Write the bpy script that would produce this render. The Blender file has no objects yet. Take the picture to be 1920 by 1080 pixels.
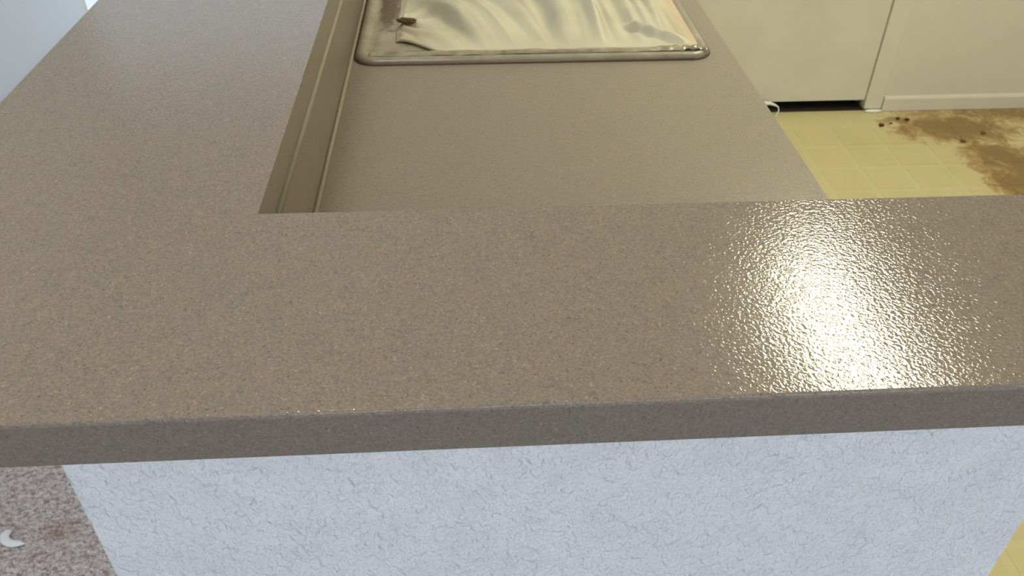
import bpy, bmesh, math, random
from mathutils import Vector, Matrix, noise
random.seed(7)
S = bpy.context.scene
COL = S.collection

# ---------------------------------------------------------------- camera
BAR = 1.067                      # top of the raised bar
CAM_Z = BAR + 0.375
rt = Vector((0.99834468, -0.05734718, 0.00438172))
up = Vector((0.03214781, 0.61957845, 0.78427614))
fw = Vector((0.04769084, 0.78283705, -0.62039644))
cd = bpy.data.cameras.new('camera')
cam = bpy.data.objects.new('camera', cd); COL.objects.link(cam)
M = Matrix((rt, up, -fw)).transposed().to_4x4(); M.translation = (0, 0, CAM_Z)
cam.matrix_world = M
cd.sensor_width = 36; cd.lens = 36 * 1561.83 / 1920; cd.clip_start = 0.02
cd.dof.use_dof = True; cd.dof.focus_distance = 0.60; cd.dof.aperture_fstop = 22
S.camera = cam

# ---------------------------------------------------------------- light
w = bpy.data.worlds.new('sky'); S.world = w; w.use_nodes = True
w.node_tree.nodes['Background'].inputs[0].default_value = (0.75, 0.82, 0.97, 1)
w.node_tree.nodes['Background'].inputs[1].default_value = 1.25

def area(name, loc, rot, sx, sy, power, color):
    l = bpy.data.lights.new(name, 'AREA'); l.shape = 'RECTANGLE'; l.size = sx; l.size_y = sy
    l.energy = power; l.color = color
    o = bpy.data.objects.new(name, l); o.location = loc; o.rotation_euler = rot; COL.objects.link(o); return o
def portal(loc, rot, sx, sy):
    o = area('window_portal', loc, rot, sx, sy, 1, (1, 1, 1)); o.data.cycles.is_portal = True
portal((-.83, 2.945, 1.04), (math.radians(-90), 0, 0), .9, 2.0)
# daylight coming through the living room window behind the camera
area('window_daylight', (0.6, -2.72, 1.15), (math.radians(90), 0, 0), 3.0, 2.1, 40, (0.84, 0.88, 0.98))
LAMP = 40                       # strength of the fluorescent diffuser
FILL_DOME = 23                       # strength of the unseen dome added as living room fill
LAMP_COL = (1.0, 0.955, 0.67, 1)
S.view_settings.view_transform = 'Standard'; S.view_settings.look = 'None'
S.view_settings.exposure = 0.0; S.view_settings.gamma = 1.0; S.view_settings.use_curve_mapping = False

# ---------------------------------------------------------------- helpers
def lin(r, g, b):
    f = lambda c: (c / 255 / 12.92) if c / 255 <= .04045 else ((c / 255 + .055) / 1.055) ** 2.4
    return (f(r), f(g), f(b), 1)

def link(name, me, m=None, parent=None):
    o = bpy.data.objects.new(name, me); COL.objects.link(o)
    if m: me.materials.append(m)
    if parent: o.parent = parent
    return o
def obj(name, bm, m, parent=None, smooth=False):
    bmesh.ops.recalc_face_normals(bm, faces=bm.faces)
    me = bpy.data.meshes.new(name); bm.to_mesh(me); bm.free()
    if smooth:
        for p in me.polygons: p.use_smooth = True
    return link(name, me, m, parent)
def empty(name, loc):
    o = bpy.data.objects.new(name, None); o.location = loc; COL.objects.link(o); return o
def tag(o, label, cat, group=None):
    o['label'] = label; o['category'] = cat
    if group: o['group'] = group
    return o
def struct(o): o['kind'] = 'structure'; return o
def box(bm, x0, x1, y0, y1, z0, z1, bev=0, seg=2):
    r = bmesh.ops.create_cube(bm, size=1)
    for v in r['verts']:
        v.co = Vector(((x0+x1)/2 + v.co.x*(x1-x0), (y0+y1)/2 + v.co.y*(y1-y0), (z0+z1)/2 + v.co.z*(z1-z0)))
    if bev:
        es = list({e for v in r['verts'] for e in v.link_edges})
        bmesh.ops.bevel(bm, geom=es, offset=bev, segments=seg, affect='EDGES', profile=.5)
    return bm
def B(*a, **k):
    return box(bmesh.new(), *a, **k)
def prism(pts, z0, z1, bev=0, seg=3, top_only=False):
    bm = bmesh.new()
    lo = [bm.verts.new((x, y, z0)) for x, y in pts]; hi = [bm.verts.new((x, y, z1)) for x, y in pts]
    n = len(pts)
    bm.faces.new(hi); bm.faces.new(lo[::-1])
    for i in range(n): bm.faces.new((lo[i], lo[(i+1) % n], hi[(i+1) % n], hi[i]))
    if bev:
        es = [e for e in bm.edges if all(v.co.z > z1 - 1e-6 for v in e.verts)] if top_only else list(bm.edges)
        bmesh.ops.bevel(bm, geom=es, offset=bev, segments=seg, affect='EDGES', profile=.5)
    return bm
def tube(path, rad, n=10):
    bm = bmesh.new(); rings = []
    P = [Vector(p) for p in path]
    for i, p in enumerate(P):
        t = (P[min(i+1, len(P)-1)] - P[max(i-1, 0)]).normalized()
        a = t.cross(Vector((0, 0, 1))); a = a.normalized() if a.length > .01 else Vector((1, 0, 0))
        b = t.cross(a); r = rad[i] if isinstance(rad, (list, tuple)) else rad
        rings.append([bm.verts.new(p + r*(math.cos(2*math.pi*k/n)*a + math.sin(2*math.pi*k/n)*b)) for k in range(n)])
    for A, C in zip(rings, rings[1:]):
        for k in range(n): bm.faces.new((A[k], A[(k+1) % n], C[(k+1) % n], C[k]))
    bm.faces.new(rings[0]); bm.faces.new(rings[-1])
    return bm

# ---------------------------------------------------------------- materials
class N:
    def __init__(s, name, rough=.5, spec=.5):
        s.m = bpy.data.materials.new(name); s.m.use_nodes = True
        s.t = s.m.node_tree; s.b = s.t.nodes['Principled BSDF']
        s.b.inputs['Roughness'].default_value = rough
        s.b.inputs['Specular IOR Level'].default_value = spec
        g = s.t.nodes.new('ShaderNodeNewGeometry'); s.pos = g.outputs['Position']
    def inp(s, sock, v):
        if hasattr(v, 'is_linked'): s.t.links.new(v, sock)
        else: sock.default_value = v
    def noise(s, scale, detail=2, rough=.5, dist=0, vec=None, color=False):
        n = s.t.nodes.new('ShaderNodeTexNoise'); s.inp(n.inputs['Vector'], vec or s.pos)
        n.inputs['Scale'].default_value = scale; n.inputs['Detail'].default_value = detail
        n.inputs['Roughness'].default_value = rough; n.inputs['Distortion'].default_value = dist
        return n.outputs['Color' if color else 'Fac']
    def voro(s, scale, out='Color', feature='F1'):
        n = s.t.nodes.new('ShaderNodeTexVoronoi'); n.feature = feature; s.inp(n.inputs['Vector'], s.pos)
        n.inputs['Scale'].default_value = scale; return n.outputs[out]
    def ramp(s, f, stops, interp='LINEAR'):
        n = s.t.nodes.new('ShaderNodeValToRGB'); n.color_ramp.interpolation = interp; e = n.color_ramp.elements
        while len(e) < len(stops): e.new(.5)
        for el, (p, c) in zip(e, stops): el.position = p; el.color = c if isinstance(c, tuple) else (c, c, c, 1)
        s.inp(n.inputs[0], f); return n.outputs[0]
    def mix(s, f, a, b, mode='MIX'):
        n = s.t.nodes.new('ShaderNodeMix'); n.data_type = 'RGBA'; n.blend_type = mode
        s.inp(n.inputs[0], f); s.inp(n.inputs[6], a); s.inp(n.inputs[7], b); return n.outputs[2]
    def math(s, op, a, b=0.0, c=None, clamp=False):
        n = s.t.nodes.new('ShaderNodeMath'); n.operation = op; n.use_clamp = clamp
        s.inp(n.inputs[0], a); s.inp(n.inputs[1], b)
        if c is not None: s.inp(n.inputs[2], c)
        return n.outputs[0]
    def map(s, loc=(0, 0, 0), scale=(1, 1, 1), rot=(0, 0, 0)):
        n = s.t.nodes.new('ShaderNodeMapping'); s.inp(n.inputs[0], s.pos)
        n.inputs['Location'].default_value = loc; n.inputs['Scale'].default_value = scale; n.inputs['Rotation'].default_value = rot
        return n.outputs[0]
    def blob(s, c, r):
        """1 at the centre of an ellipsoid, 0 at its surface"""
        n = s.t.nodes.new('ShaderNodeTexGradient'); n.gradient_type = 'SPHERICAL'
        s.inp(n.inputs[0], s.map(loc=tuple(-a/b for a, b in zip(c, r)), scale=tuple(1/b for b in r))); return n.outputs['Fac']
    def color(s, c): s.inp(s.b.inputs['Base Color'], c)
    def bump(s, h, dist, strength=1.0, prev=None):
        n = s.t.nodes.new('ShaderNodeBump'); s.inp(n.inputs['Height'], h)
        n.inputs['Distance'].default_value = dist; n.inputs['Strength'].default_value = strength
        if prev: s.inp(n.inputs['Normal'], prev)
        s.inp(s.b.inputs['Normal'], n.outputs[0]); return n.outputs[0]

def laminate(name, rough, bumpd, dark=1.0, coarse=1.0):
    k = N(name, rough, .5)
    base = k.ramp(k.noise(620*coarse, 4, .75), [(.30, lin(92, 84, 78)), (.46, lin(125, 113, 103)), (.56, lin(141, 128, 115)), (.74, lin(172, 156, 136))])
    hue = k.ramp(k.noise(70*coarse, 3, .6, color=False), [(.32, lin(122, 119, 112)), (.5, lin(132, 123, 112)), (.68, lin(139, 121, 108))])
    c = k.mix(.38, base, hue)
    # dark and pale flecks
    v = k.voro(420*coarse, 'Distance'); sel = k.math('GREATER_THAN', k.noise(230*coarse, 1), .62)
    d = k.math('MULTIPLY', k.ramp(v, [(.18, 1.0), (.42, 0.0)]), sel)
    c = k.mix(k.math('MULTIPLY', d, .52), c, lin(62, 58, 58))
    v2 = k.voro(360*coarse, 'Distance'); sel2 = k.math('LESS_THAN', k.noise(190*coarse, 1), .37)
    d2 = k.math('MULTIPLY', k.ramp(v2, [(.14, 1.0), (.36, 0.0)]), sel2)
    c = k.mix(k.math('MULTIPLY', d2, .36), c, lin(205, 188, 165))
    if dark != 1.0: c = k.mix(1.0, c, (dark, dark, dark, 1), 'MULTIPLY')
    k.color(c)
    h = k.noise(370*coarse, 1.5, .5, .3)
    k.bump(h, bumpd)
    return k.m
M_bar = laminate('bar laminate resurfaced', .05, .00025, 1.0)
M_band_shade = laminate('bar edge laminate shaded', .6, .0004, .74)  # same laminate as the top, darkened to hold the shade of the edge
M_low = laminate('kitchen laminate', .30, .0004, 1.08)
M_low_edge = laminate('kitchen laminate upright', .40, .0003, 1.1)

def plain(name, c, rough=.5, bump=None, spec=.5):
    k = N(name, rough, spec); k.color(c)
    if bump: k.bump(k.noise(bump[0], 2), bump[1])
    return k.m
# textured plaster on the half wall
k = N('textured white plaster', .55, .3); k.color(k.ramp(k.noise(30, 3), [(.3, lin(214, 218, 223)), (.7, lin(223, 226, 230))]))
blot = k.ramp(k.noise(150, 2.0, .5, 0, vec=k.map(scale=(1, 1, .8), rot=(0, .5, 0))), [(.34, 0.0), (.70, 1.0)])
fine = k.noise(240, 1.5)
k.bump(k.math('ADD', blot, k.math('MULTIPLY', fine, .4)), .0030, .9)
M_plaster = k.m
k = N('white wall paint', .6, .3); k.color(lin(219, 225, 233)); k.bump(k.noise(140, 2), .0008, .5); M_wall = k.m
k = N('kitchen wall paint', .5, .3)
g = k.math('MULTIPLY', k.blob((1.9, 2.83, .0), (1.6, 1, .05)), k.ramp(k.noise(14, 4), [(.4, 0.0), (.7, 1.0)]))
k.color(k.mix(k.math('MULTIPLY', g, 1.4, clamp=True), lin(214, 209, 192), lin(150, 130, 84))); k.bump(k.noise(90, 2), .0006, .5); M_kwall = k.m
M_trim = plain('cream gloss trim paint', lin(216, 211, 193), .3, (60, .0004))
k = N('door paint', .35, .4); k.color(k.ramp(k.noise(6, 3), [(.3, lin(208, 203, 186)), (.7, lin(215, 211, 194))])); k.bump(k.noise(50, 2), .0005, .4); M_door = k.m
M_ceil = plain('ceiling paint', lin(225, 224, 220), .8, (120, .001))
M_gap_shade = plain('gap shade behind door', lin(40, 34, 24), .9)
M_caulk = plain('grey brown caulk', lin(152, 144, 124), .6)
M_white = plain('white plastic', lin(236, 236, 230), .4)
M_paper = plain('white paper', lin(250, 251, 253), .8, (300, .0006))
M_crumb = plain('dark crumb', lin(70, 56, 32), .9, (300, .002))
M_stainlump = plain('brown crumb', lin(122, 96, 52), .9, (300, .002))
M_cab = plain('cabinet paint', lin(205, 198, 176), .4)
M_metal = plain('brushed steel', lin(150, 148, 142), .3); M_metal.node_tree.nodes['Principled BSDF'].inputs['Metallic'].default_value = .9
M_glass = bpy.data.materials.new('window glass'); M_glass.use_nodes = True
nt = M_glass.node_tree; nt.nodes.remove(nt.nodes['Principled BSDF'])
a_, g_, x_ = nt.nodes.new('ShaderNodeBsdfTransparent'), nt.nodes.new('ShaderNodeBsdfGlossy'), nt.nodes.new('ShaderNodeMixShader')
a_.inputs[0].default_value = (.96, .98, .97, 1); g_.inputs['Roughness'].default_value = .02; x_.inputs[0].default_value = .05
nt.links.new(a_.outputs[0], x_.inputs[1]); nt.links.new(g_.outputs[0], x_.inputs[2]); nt.links.new(x_.outputs[0], nt.nodes['Material Output'].inputs[0])
M_lamp = bpy.data.materials.new('lamp diffuser'); M_lamp.use_nodes = True
b_ = M_lamp.node_tree.nodes['Principled BSDF']; b_.inputs['Emission Color'].default_value = LAMP_COL; b_.inputs['Emission Strength'].default_value = LAMP
M_fill_dome = bpy.data.materials.new('fill dome diffuser'); M_fill_dome.use_nodes = True
b_ = M_fill_dome.node_tree.nodes['Principled BSDF']; b_.inputs['Emission Color'].default_value = (1, .97, .88, 1); b_.inputs['Emission Strength'].default_value = FILL_DOME

# sheet vinyl floor with worn brown stains near the back wall
def vinyl(name, c0, c1):
    k = N(name, .38, .4)
    c = k.ramp(k.noise(9, 4, .6), [(.3, c0), (.7, c1)])
    c = k.mix(k.math('MULTIPLY', k.ramp(k.noise(60, 3, .7), [(.45, 0.0), (.8, 1.0)]), .22), c, lin(196, 180, 132))
    n = k.noise(19, 8, .76, .7)
    blobs = [((1.80, 2.69, 0), (.30, .16, .3), 1.15), ((1.86, 2.49, 0), (.17, .13, .3), 1.1), ((1.81, 2.42, 0), (.12, .08, .3), .95), ((1.82, 2.30, 0), (.12, .15, .3), 1.15), ((1.95, 2.35, 0), (.22, .24, .3), 1.25),
             ((1.64, 2.75, 0), (.14, .09, .3), .6), ((2.1, 2.8, 0), (.62, .12, .3), .8), ((1.9, 2.85, 0), (.45, .035, .1), .9)]
    tot = None
    for ce, ra, st in blobs:
        f = k.math('MULTIPLY', k.blob(ce, ra), st)
        tot = f if tot is None else k.math('MAXIMUM', tot, f)
    s = k.math('ADD', tot, k.math('MULTIPLY', k.math('SUBTRACT', n, .5), 2.5))
    light = k.ramp(s, [(.10, 0.0), (.34, 1.0)])
    dark = k.ramp(s, [(.36, 0.0), (.72, 1.0)])
    gate = k.ramp(tot, [(.02, 0.0), (.18, 1.0)])
    c = k.mix(k.math('MULTIPLY', k.math('MULTIPLY', light, gate), .66), c, lin(162, 124, 70))
    c = k.mix(k.math('MULTIPLY', k.math('MULTIPLY', dark, gate), .62), c, lin(108, 80, 32))
    k.color(c); k.bump(k.noise(220, 2), .0004, .6)
    return k.m
M_tile = vinyl('vinyl floor tile print', lin(202, 190, 143), lin(209, 197, 152))
M_grout = vinyl('vinyl floor band print', lin(205, 194, 150), lin(212, 201, 158))
# carpet
k = N('flecked carpet', .95, .1)
vv = k.map(scale=(.62, 1, 1))
c = k.ramp(k.noise(135, 3, .62, vec=vv), [(.34, lin(170, 158, 156)), (.5, lin(216, 206, 204)), (.7, lin(240, 234, 232))])
c = k.mix(k.math('MULTIPLY', k.ramp(k.noise(100, 2, .6, vec=vv), [(.54, 0.0), (.68, 1.0)]), .6), c, lin(150, 108, 104))
c = k.mix(k.math('MULTIPLY', k.ramp(k.noise(70, 2, .6, vec=k.map(loc=(3, 5, 1))), [(.60, 0.0), (.72, 1.0)]), .5), c, lin(118, 104, 82))
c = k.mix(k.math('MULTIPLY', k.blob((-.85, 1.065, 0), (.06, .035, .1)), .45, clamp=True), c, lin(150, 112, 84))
k.color(c); k.bump(k.noise(200, 3), .002, .6); M_carpet = k.m
# sink rim: enamel coated with overspray and brown grime
k = N('oversprayed sink enamel', .28, .5)
c = k.ramp(k.noise(22, 4, .6), [(.3, lin(132, 124, 108)), (.55, lin(152, 143, 125)), (.75, lin(168, 160, 142))])
g = k.math('ADD', k.blob((-.128, 1.47, .92), (.024, .17, .1)), k.math('MULTIPLY', k.math('SUBTRACT', k.noise(55, 4, .6), .5), 1.2))
c = k.mix(k.ramp(g, [(.16, 0.0), (.5, .9)]), c, lin(84, 58, 40))
k.color(c); k.bump(k.noise(120, 3), .0008, .6); M_rim = k.m
# masking sheet: thin cream film
k = N('cream masking film', .42, .4)
c = k.ramp(k.noise(9, 3, .6), [(.3, lin(184, 179, 156)), (.7, lin(203, 198, 176))])
c = k.mix(k.ramp(k.blob((.40, 1.5, .92), (.075, .6, .3)), [(.0, 0.0), (.5, .7)]), c, lin(204, 178, 146))
c = k.mix(k.math('MULTIPLY', k.ramp(k.blob((-.106, 1.30, .92), (.07, .05, .1)), [(.0, 0.0), (.6, 1.0)]), .7), c, lin(176, 160, 132))
k.color(c); k.bump(k.noise(50, 2, .5, vec=k.map(scale=(1, .3, 1))), .001, .4); M_film = k.m
M_film.node_tree.nodes['Principled BSDF'].inputs['Transmission Weight'].default_value = 0
k = N('glossy clear tape oversprayed', .14, .7); k.color(k.ramp(k.noise(40, 3), [(.3, lin(120, 112, 92)), (.7, lin(168, 158, 134))])); k.bump(k.noise(110, 2), .002, .8); M_tape = k.m
M_rim_shade = plain('grimy sealant', lin(92, 80, 62), .6)
M_tear = plain('brown torn hole', lin(84, 58, 26), .7, (300, .002))

# ---------------------------------------------------------------- the setting
XW, XE, YB, YR, H = -1.272, 3.1, 2.849, -2.6, 2.44
fl = struct(obj('floor', B(XW-.1, XE+.1, YR-.1, YB+.1, -.1, -.0012), M_grout))
# tiles of the sheet vinyl: raised squares between shallow double bands
bm = B(-.064, .064, -.064, .064, -.0012, -.0003, .0006, 1); tile_me = None
for iy in range(-12, 5):
    for ix in range(-5, 12):
        x = 1.262 + .1485*ix; y = 2.2 + .1485*iy
        if y > YB - .06 or y < .44 or (x < .40): continue
        if tile_me is None:
            t = obj('floor_tile', bm, M_tile, fl); tile_me = t.data
        else: t = link('floor_tile', tile_me, None, fl)
        t.location = (x, y, 0)
carpet = tag(obj('carpet', prism([(XW, YR), (XE, YR), (XE, .36), (-.2, .36), (-.2, YB), (XW, YB)], -.001, .006), M_carpet),
             'grey carpet flecked with red and brown, beside the white half wall', 'carpet')
# tufts of the carpet where it shows
vs, fs = [], []
for i in range(150):
    for j in range(150):
        x = -1.27 + i*.0068 + random.uniform(-.003, .003); y = .36 + j*.0068 + random.uniform(-.003, .003)
        if x > -.30: continue
        r = random.uniform(.003, .0048); h = random.uniform(.001, .004); a0 = random.random()*6
        dx, dy = random.uniform(-.003, .003), random.uniform(-.003, .003)
        k0 = len(vs)
        for q in range(5): a = a0 + q*1.2566; vs.append((x + r*math.cos(a), y + r*math.sin(a)*.8, .0055))
        for q in range(5): a = a0 + q*1.2566; vs.append((x + dx + .6*r*math.cos(a), y + dy + .6*r*math.sin(a), .006 + h*.8))
        vs.append((x + dx, y + dy, .006 + h))
        for q in range(5):
            q2 = (q+1) % 5
            fs.append((k0+q, k0+q2, k0+5+q2, k0+5+q)); fs.append((k0+5+q, k0+5+q2, k0+10))
me = bpy.data.meshes.new('carpet_pile'); me.from_pydata(vs, [], fs)
for p in me.polygons: p.use_smooth = True
pile = link('carpet_pile', me, M_carpet, carpet); pile['kind'] = 'stuff'

struct(obj('ceiling', B(XW-.1, XE+.1, YR-.1, YB+.1, H, H+.1), M_ceil))
struct(obj('wall_left', B(XW-.1, XW, YR-.1, YB, -.0, H), M_wall))
struct(obj('wall_right', B(XE, XE+.1, YR-.1, YB+.1, -.0, H), M_kwall))
# back wall in the pieces around the door opening
DX0, DX1, DH = .70, 1.519, 2.03
PX1, PH = -.36, 2.04                         # patio door opening beside the bar
bm = B(PX1, -.23, YB, YB+.1, 0, H); box(bm, XW-.1, PX1, YB, YB+.1, PH, H)
struct(obj('wall_back', bm, M_wall))
bm = B(XW-.09, XW-.03, YB+.06, YB+.10, .0, PH); box(bm, PX1-.05, PX1, YB+.06, YB+.10, 0, PH); box(bm, XW-.03, PX1-.05, YB+.06, YB+.10, PH-.05, PH); box(bm, XW-.03, PX1-.05, YB+.06, YB+.10, 0, .05)
win2 = struct(obj('window_2', bm, M_trim))
obj('pane', B(XW-.03, PX1-.05, YB+.078, YB+.083, .05, PH-.05), M_glass, win2)
wk = obj('wall_back_kitchen', B(-.23, DX0-.055, YB, YB+.1, 0, H), M_kwall)
struct(wk)
bm = B(DX1+.03, XE, YB, YB+.1, 0, H); box(bm, DX0-.055, DX1+.03, YB, YB+.1, DH+.03, H)
struct(obj('wall_back_pantry', bm, M_kwall))
# wall behind the camera, with its window
WX0, WX1, WZ0, WZ1 = -0.9, 2.1, .08, 2.2
bm = B(XW, WX0, YR-.1, YR, 0, H); box(bm, WX1, XE, YR-.1, YR, 0, H); box(bm, WX0, WX1, YR-.1, YR, 0, WZ0); box(bm, WX0, WX1, YR-.1, YR, WZ1, H)
struct(obj('wall_front', bm, M_wall))
bm = bmesh.new()
for a in ((WX0, WX1, WZ0, WZ0+.05), (WX0, WX1, WZ1-.05, WZ1), (WX0, WX0+.05, WZ0+.05, WZ1-.05), (WX1-.05, WX1, WZ0+.05, WZ1-.05), (.57, .63, WZ0+.05, WZ1-.05)):
    box(bm, a[0], a[1], YR-.08, YR-.03, a[2], a[3])
win = struct(obj('window_1', bm, M_trim))
for x0, x1 in ((WX0+.05, .57), (.63, WX1-.05)):
    obj('pane', B(x0, x1, YR-.058, YR-.054, WZ0+.05, WZ1-.05), M_glass, win)

# half walls under the bar
HY0, HY1 = .377, .492
struct(obj('wall_half_front', B(-.2776, .429, HY0, HY1, 0, BAR-.0386, .003, 3), M_plaster))
struct(obj('wall_half_left', B(-.2776, -.187, HY1, YB, 0, BAR-.0386), M_plaster))

# door with its casing, gap, baseboards
door = struct(obj('door_1', B(DX0, DX1-.003, YB+.004, YB+.038, .040, DH, .002), M_door))
bm = B(DX0-.054, DX1+.029, YB+.085, YB+.12, 0, DH+.02); box(bm, DX0-.054, DX1, YB-.001, YB+.085, .0003, .002)
obj('recess_shade', bm, M_gap_shade, door)  # dark sheets that put the shade of the door gap into colour
bm = tube([(DX0+.07, YB+.004, .98), (DX0+.07, YB-.035, .98)], .012, 12); bmesh.ops.create_uvsphere(bm, u_segments=16, v_segments=10, radius=.027, matrix=Matrix.Translation((DX0+.07, YB-.05, .98)))
obj('door_knob', bm, M_metal, door, True)
bm = B(DX1, DX1+.066, YB-.006, YB+.04, .006, DH+.06, .003); box(bm, DX0-.06, DX0-.003, YB-.006, YB+.04, .006, DH+.06, .003); box(bm, DX0-.003, DX1, YB-.006, YB+.04, DH+.004, DH+.06, .002)
struct(obj('trim_1', bm, M_trim))
bm = bmesh.new()
pr = [(0, .0), (-.012, .0), (-.012, .046), (-.010, .052), (-.006, .056), (0, .057)]
a = [bm.verts.new((DX1+.068, YB+y, z)) for y, z in pr]; b = [bm.verts.new((XE, YB+y, z)) for y, z in pr]
for i in range(6): bm.faces.new((a[i], a[(i+1) % 6], b[(i+1) % 6], b[i]))
bm.faces.new(a); bm.faces.new(b)
struct(obj('baseboard_back', bm, M_trim))
struct(obj('baseboard_left', B(XW, XW+.012, YR, YB-.02, .006, .08, .002), M_trim))
bm = bmesh.new(); bmesh.ops.create_icosphere(bm, subdivisions=2, radius=1)
for v in bm.verts:
    n = noise.noise(v.co*2)*.3 + 1
    v.co = Vector((v.co.x*.036*n + 1.552, v.co.y*.010 + YB-.016, max(v.co.z*.006*n + .004, 0)))
tag(obj('caulk_lump', bm, M_white, None, True), 'small pale smear of caulk at the foot of the door casing', 'caulk')

# ---------------------------------------------------------------- raised bar countertop
XO, XI, BY0, BY1, XR = -.4676, -.1742, .3573, .5794, .66
t = .0386
bar = tag(empty('bar_countertop', (XO, BY0, BAR-t)), 'raised L-shaped speckled grey-brown bar top with a bright glare, resting on the white half wall', 'countertop')
def local(o, root):
    o.location = -root.location; return o
# worktop: one L-shaped slab, near leg and the arm running back along the left
L = [(XO, BY0), (XR, BY0), (XR, BY1), (XI, BY1), (XI, YB), (XO, YB)]
local(obj('top_surface', prism(L, BAR-.004, BAR, .0016, 3, True), M_bar, bar), bar)
def strip(pts, th, z0, z1):
    """edge strip following an open path, th to its left side"""
    bm = bmesh.new(); n = len(pts); off = []
    for i, p in enumerate(pts):
        p = Vector(p); d = []
        if i > 0: d.append((p - Vector(pts[i-1])).normalized())
        if i < n-1: d.append((Vector(pts[i+1]) - p).normalized())
        nn = [Vector((-q.y, q.x)) for q in d]
        o = nn[0] if len(nn) == 1 else nn[0] + nn[1]
        off.append(p + o*th)
    V = [[bm.verts.new((q[0], q[1], z)) for q in pts] + [bm.verts.new((q[0], q[1], z)) for q in off[::-1]] for z in (z0, z1)]
    m = 2*n
    for i in range(m): bm.faces.new((V[0][i], V[0][(i+1) % m], V[1][(i+1) % m], V[1][i]))
    for i in range(n-1):
        for Z in V: bm.faces.new((Z[i], Z[i+1], Z[m-2-i], Z[m-1-i]))
    return bm
local(obj('edge_strip', strip([(XO, YB), (XO, BY0), (XR, BY0), (XR, BY1)], .0025, BAR-t, BAR-.004), M_band_shade, bar), bar)
local(obj('edge_strip', strip([(XR, BY1), (XI, BY1), (XI, YB)], .0012, BAR-t, BAR-.004), M_low_edge, bar), bar)
Lc = [(XO+.003, BY0+.003), (XR-.003, BY0+.003), (XR-.003, BY1-.002), (XI-.002, BY1-.002), (XI-.002, YB), (XO+.003, YB)]
local(obj('core', prism(Lc, BAR-t, BAR-.0045), M_cab, bar), bar)

# ---------------------------------------------------------------- lower kitchen counter
LOW = CAM_Z - .527
kc = tag(empty('kitchen_countertop', (.1, .5, LOW-.038)), 'lower speckled grey-brown kitchen countertop holding the covered sink', 'countertop')
SX0, SX1, SY0, SY1 = -.170, .388, 1.226, 2.064      # sink outline
hx0, hx1, hy0, hy1 = SX0+.02, SX1-.02, SY0+.02, SY1-.02
bm = bmesh.new()
X = [-.179, hx0, hx1, .4243]; Y = [.494, hy0, hy1, YB-.002]
for z in (LOW-.020, LOW):
    pass
g = {}
for zi, z in enumerate((LOW-.020, LOW)):
    for i, x in enumerate(X):
        for j, y in enumerate(Y): g[i, j, zi] = bm.verts.new((x, y, z))
for i in range(3):
    for j in range(3):
        if i == 1 and j == 1: continue
        bm.faces.new([g[i, j, 1], g[i+1, j, 1], g[i+1, j+1, 1], g[i, j+1, 1]]); bm.faces.new([g[i, j, 0], g[i, j+1, 0], g[i+1, j+1, 0], g[i+1, j, 0]])
for (a, b) in [((0, 0), (3, 0)), ((0, 3), (3, 3)), ((0, 0), (0, 3)), ((3, 0), (3, 3))]:
    n = 3
    for q in range(3):
        p0 = (a[0]+(b[0]-a[0])*q//3, a[1]+(b[1]-a[1])*q//3); p1 = (a[0]+(b[0]-a[0])*(q+1)//3, a[1]+(b[1]-a[1])*(q+1)//3)
        bm.faces.new([g[p0[0], p0[1], 0], g[p1[0], p1[1], 0], g[p1[0], p1[1], 1], g[p0[0], p0[1], 1]])
for p0, p1 in (((1, 1), (2, 1)), ((2, 1), (2, 2)), ((2, 2), (1, 2)), ((1, 2), (1, 1))):
    bm.faces.new([g[p0[0], p0[1], 0], g[p1[0], p1[1], 0], g[p1[0], p1[1], 1], g[p0[0], p0[1], 1]])
local(obj('top_surface', bm, M_low, kc), kc)
local(obj('front_edge', B(.4243-.02, .4243, .494, YB-.002, LOW-.040, LOW-.020), M_low_edge, kc), kc)
local(obj('backsplash', B(-.187, -.179, .494, YB-.002, LOW-.02, BAR-t), M_low_edge, kc), kc)
local(obj('backsplash', B(-.179, .4243, .492, .498, LOW+.0005, BAR-t), M_low_edge, kc), kc)
local(obj('caulk_bead', tube([(-.1765, .50, LOW+.001), (-.1765, 1.2, LOW+.001), (-.1765, 2.0, LOW+.001), (-.1765, YB-.004, LOW+.001)], .0032), M_caulk, kc, True), kc)
local(obj('caulk_bead', tube([(-.1735, .585, BAR-t-.0015), (-.1735, 1.2, BAR-t-.0015), (-.1735, YB-.004, BAR-t-.0015)], .0036), M_caulk, kc, True), kc)

# base cabinets below it
cab = tag(empty('base_cabinet', (.12, 1.6, 0)), 'cream base cabinet run below the lower kitchen countertop', 'cabinet')
bm = B(-.18, .38, .498, YB-.004, .10, .70); box(bm, -.18, .38, .498, 1.20, .70, LOW-.042); box(bm, -.18, .38, 2.09, YB-.004, .70, LOW-.042)
box(bm, .36, .38, 1.20, 2.09, .70, LOW-.042); box(bm, -.18, .32, .498, YB-.004, .002, .10)
local(obj('body', bm, M_cab, cab), cab)
for y0 in (.52, 1.0, 1.48, 1.96, 2.40):
    d = local(obj('door', B(.3802, .3985, y0, y0+.43, .13, .68, .002), M_cab, cab), cab)
    bm = tube([(.40, y0+.37, .58), (.42, y0+.37, .58), (.42, y0+.37, .50), (.40, y0+.37, .50)], .004, 8)
    h = obj('handle', bm, M_metal, d, True)
    w_ = local(obj('drawer', B(.3802, .3985, y0, y0+.43, .70, .855, .002), M_cab, cab), cab)

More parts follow.
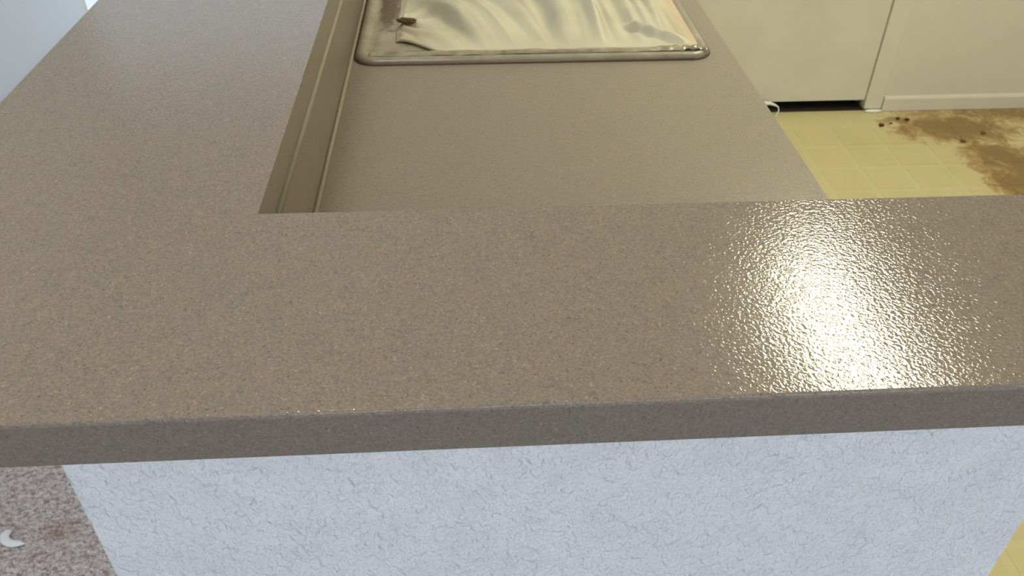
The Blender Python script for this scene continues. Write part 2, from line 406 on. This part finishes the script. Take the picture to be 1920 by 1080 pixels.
# ---------------------------------------------------------------- sink
sink = tag(empty('kitchen_sink', (.109, 1.645, LOW)), 'drop-in kitchen sink with grey-brown oversprayed rim, set in the lower countertop', 'sink')
def ring(inset, r):
    x0, x1, y0, y1 = SX0+inset, SX1-inset, SY0+inset, SY1-inset; r = max(r-inset*.7, .012); o = []
    for cx, cy, a0 in ((x1-r, y0+r, -90), (x1-r, y1-r, 0), (x0+r, y1-r, 90), (x0+r, y0+r, 180)):
        for q in range(9): a = math.radians(a0 + q*90/8); o.append((cx + r*math.cos(a), cy + r*math.sin(a)))
    return o
def loft(rows, close=False):
    bm = bmesh.new(); R = []
    for ins, z in rows: R.append([bm.verts.new((x, y, LOW+z)) for x, y in ring(ins, .034)])
    for A, C in zip(R, R[1:]):
        n = len(A)
        for q in range(n): bm.faces.new((A[q], A[(q+1) % n], C[(q+1) % n], C[q]))
    if close: bm.faces.new(R[-1])
    return bm
local(obj('rim', loft([(0, .0002), (-.0005, .003), (.001, .0065), (.004, .009), (.009, .0095), (.014, .008), (.017, .005), (.020, .0035), (.028, .0042), (.068, .0045), (.075, .003)]), M_rim, sink, True), sink)
local(obj('rim_shade_line', tube([(x, y, LOW+.001) for x, y in ring(-.0005, .034)] + [(ring(-.0005, .034)[0][0], ring(-.0005, .034)[0][1], LOW+.001)], .0026, 8), M_rim_shade, sink, True), sink)  # dark tube standing in for contact shade and grime along the rim foot
local(obj('basin', loft([(.075, .003), (.078, -.004), (.080, -.03), (.086, -.16), (.10, -.178), (.13, -.182)], True), M_rim, sink, True), sink)
bm = bmesh.new(); bmesh.ops.create_cone(bm, cap_ends=True, segments=24, radius1=.042, radius2=.045, depth=.004, matrix=Matrix.Translation((.11, 1.645, LOW-.179)))
local(obj('drain', bm, M_metal, sink), sink)

# masking film over the sink
def smooth(a, b, x): q = min(max((x-a)/(b-a), 0), 1); return q*q*(3-2*q)
def film_h(x, y):
    e = y - 1.245
    k_ = max(.05, .62 - 1.9*(x+.10))                     # pleats fan out from the lower middle
    u = x + k_*e
    grow = smooth(.0, .14, e)
    n1 = noise.noise(Vector((u*19, e*1.3, 1.7))); n2 = noise.noise(Vector((u*56, e*2.6, 8.1)))
    rid = (1-abs(noise.noise(Vector((u*15+4, e*1.1, 3.3))))*2)**2
    h = .0095 + .010*smooth(0, .25, e)*math.sin(math.pi*min(max((x+.11)/.48, 0), 1))
    mid = smooth(-.11, .0, x)*(1 - .6*smooth(.26, .36, x))
    h += grow*mid*(.030*n1 + .018*n2 + .018*rid)
    # small pleats pulled out of the left edge, fanning from the torn flap
    dx, dy = x+.125, y-1.36
    rr = math.hypot(dx, dy); an = math.atan2(dy, dx)
    l = smooth(.11, .02, rr)*smooth(.0, .03, e)
    h += l*(.0055*math.sin(an*9 + 3*n1) + .006*noise.noise(Vector((an*5, rr*20, 2))))
    # swooping fold at the right: shadowed hollow under a raised lip
    c = 1.256 + 1.7*max(0, .352-x)**1.35
    d = y - c; ww = smooth(.235, .30, x)*smooth(.366, .335, x)
    h += ww*(.011*math.exp(-((d-.020)/.008)**2) - .003*math.exp(-((d-.004)/.006)**2))
    # upright pleat right of it
    q = x - (.318 + .06*max(0, .06-e)/.06)
    h += .010*math.exp(-(q/.009)**2)*smooth(.05, .11, e)
    edge = min(smooth(0, .012, e), smooth(0, .012, x+.110), smooth(0, .02, .378-x), smooth(0, .02, 2.03-y))
    return LOW + .0060 + (max(h, .008)-.006)*edge
bm = bmesh.new(); V = {}
NX, NY = 240, 380
for i in range(NX+1):
    for j in range(NY+1):
        x = -.110 + .488*i/NX; y = 1.243 + .787*j/NY
        x += .0025*noise.noise(Vector((y*30, 0, 0))) if i == 0 else 0
        lim = 1.243 + .060*smooth(-.015, -.105, x)          # slanting lower left corner
        if y < lim: y = lim - 1e-4*(NY-j)*0
        V[i, j] = bm.verts.new((x, y, film_h(x, max(y, lim)) if y > lim+1e-6 or j else LOW+.0062))
for i in range(NX):
    for j in range(NY):
        q = [V[i, j], V[i+1, j], V[i+1, j+1], V[i, j+1]]
        if (q[3].co - q[0].co).length < 1e-5 and (q[2].co - q[1].co).length < 1e-5: continue
        bm.faces.new(q)
bmesh.ops.remove_doubles(bm, verts=bm.verts, dist=2e-6)
film = tag(obj('masking_film', bm, M_film, None, True), 'wrinkled cream masking film taped over the kitchen sink', 'sheet')

sm = film.modifiers.new('thickness', 'SOLIDIFY'); sm.thickness = .0006; sm.offset = 1
# oversprayed tape along the near hem, crumpled and shiny at its right end
bm = bmesh.new(); n = 150; rows = []
for i in range(n+1):
    x = -.148 + .530*i/n; cr = smooth(.28, .36, x)
    row = []
    for q in range(9):
        s_ = q/8; y = 1.238 + .019*s_ + .003*noise.noise(Vector((x*14, 2, 0))) - .004*cr*math.sin(x*300)*.5
        z = .0094 + .0022*math.sin(math.pi*s_) + .0012*noise.noise(Vector((x*40, s_*2, 0))) + cr*(.007*abs(noise.noise(Vector((x*70, s_*5, 4)))))
        row.append(bm.verts.new((x, y, LOW+z)))
    rows.append(row)
for A, C in zip(rows, rows[1:]):
    for q in range(8): bm.faces.new((A[q], A[q+1], C[q+1], C[q]))
tp = obj('tape_strip', bm, M_tape, film, True); tp['label'] = 'shiny oversprayed tape strip crumpled at its right end'
tp.modifiers.new('thickness', 'SOLIDIFY').thickness = .0005
# torn brown hole at the left edge of the sheet
bm = bmesh.new(); bmesh.ops.create_icosphere(bm, subdivisions=3, radius=1)
for v in bm.verts:
    f = 1 + .5*noise.noise(v.co*1.7)
    v.co = Vector((-.092 + v.co.x*.017*f, 1.358 + v.co.y*.0085*f - .25*v.co.x*.012, LOW + .020 + v.co.z*.004*f))
tr = obj('torn_flap', bm, M_tear, film, True); tr['label'] = 'dark brown torn flap'

# ---------------------------------------------------------------- small things on the floors
# torn crescent of white paper
bm = tube([(-.941, 1.0665, .017), (-.945, 1.062, .018), (-.9475, 1.053, .019), (-.944, 1.045, .018), (-.936, 1.038, .017), (-.924, 1.034, .018), (-.912, 1.0335, .019), (-.901, 1.0325, .018)],
    [.003, .0075, .0095, .0092, .0085, .0080, .0062, .0014], 12)
for v in bm.verts: v.co.z = .018 + (v.co.z-.018)*.6 + .0015*noise.noise(v.co*220); v.co.x += .0012*noise.noise(v.co*150)
tag(obj('paper_scrap', bm, M_paper, None, True), 'small curled scrap of white paper lying on the carpet', 'paper')
# white cord by the door
tag(obj('cord', tube([(.98, 2.822, .050), (1.06, 2.822, .055), (1.11, 2.822, .052), (1.14, 2.821, .050), (1.160, 2.820, .043), (1.172, 2.820, .035), (1.1765, 2.818, .022), (1.172, 2.815, .010), (1.166, 2.808, .0035)],
    [.008, .008, .008, .0065, .004, .0025, .0025, .0025, .0025]), M_white, None, True), 'white cord looping out in front of the gap below the door', 'cord')
# crumbs
cr = [(1.536, 2.718, .011, 'largest dark crumb on the clean vinyl, left of all the others'),
      (1.581, 2.733, .005, 'tiny dark crumb just right of the largest crumb'),
      (1.622, 2.770, .008, 'dark crumb nearest the baseboard, left of its neighbour at the stain'),
      (1.654, 2.760, .009, 'dark crumb at the left tip of the upper brown stain'),
      (1.887, 2.642, .010, 'dark crumb on the right end of the upper brown stain'),
      (1.783, 2.585, .011, 'flat brown crumb between the two brown floor stains')]
for x, y, r, lab in cr:
    bm = bmesh.new(); bmesh.ops.create_icosphere(bm, subdivisions=2, radius=1)
    for v in bm.verts:
        f = 1 + .45*noise.noise(v.co*1.5 + Vector((x*9, y*7, 0)))
        v.co = Vector((v.co.x*r*f, v.co.y*r*.8*f, max(v.co.z*r*.5*f, -r*.3) + r*.3))
    o = obj('crumb', bm, M_stainlump if 'stain, ' not in lab and x > 1.7 else M_crumb, None, True); o.location = (x, y, 0)
    tag(o, lab, 'crumb', 'dark crumbs on the vinyl floor')

# ---------------------------------------------------------------- ceiling lights
dome = tag(empty('ceiling_light', (-.35, .36, H)), 'added round fill light on the living room ceiling, above the carpet', 'lamp')  # unseen fixture, added to lift the ambient light on tops and carpet
bm = bmesh.new(); bmesh.ops.create_cone(bm, cap_ends=True, segments=32, radius1=.21, radius2=.21, depth=.02, matrix=Matrix.Translation((-.35, .36, H-.0105)))
local(obj('housing', bm, M_trim, dome), dome)
bm = bmesh.new(); bmesh.ops.create_uvsphere(bm, u_segments=32, v_segments=16, radius=.195, matrix=Matrix.Translation((-.35, .36, H-.0205)) @ Matrix.Diagonal((1, 1, .4, 1)))
bmesh.ops.delete(bm, geom=[v for v in bm.verts if v.co.z > H-.0203], context='VERTS')
local(obj('diffuser', bm, M_fill_dome, dome, True), dome)

LX, LY = 1.13, 1.84
lamp = tag(empty('ceiling_light', (LX, LY, H)), 'fluorescent box light on the kitchen ceiling', 'lamp')
bm = B(LX-.13, LX+.13, LY-.45, LY+.45, H-.03, H-.0005, .004)
local(obj('housing', bm, M_trim, lamp), lamp)
local(obj('diffuser', B(LX-.105, LX+.105, LY-.42, LY+.42, H-.075, H-.030, .012), M_lamp, lamp), lamp)
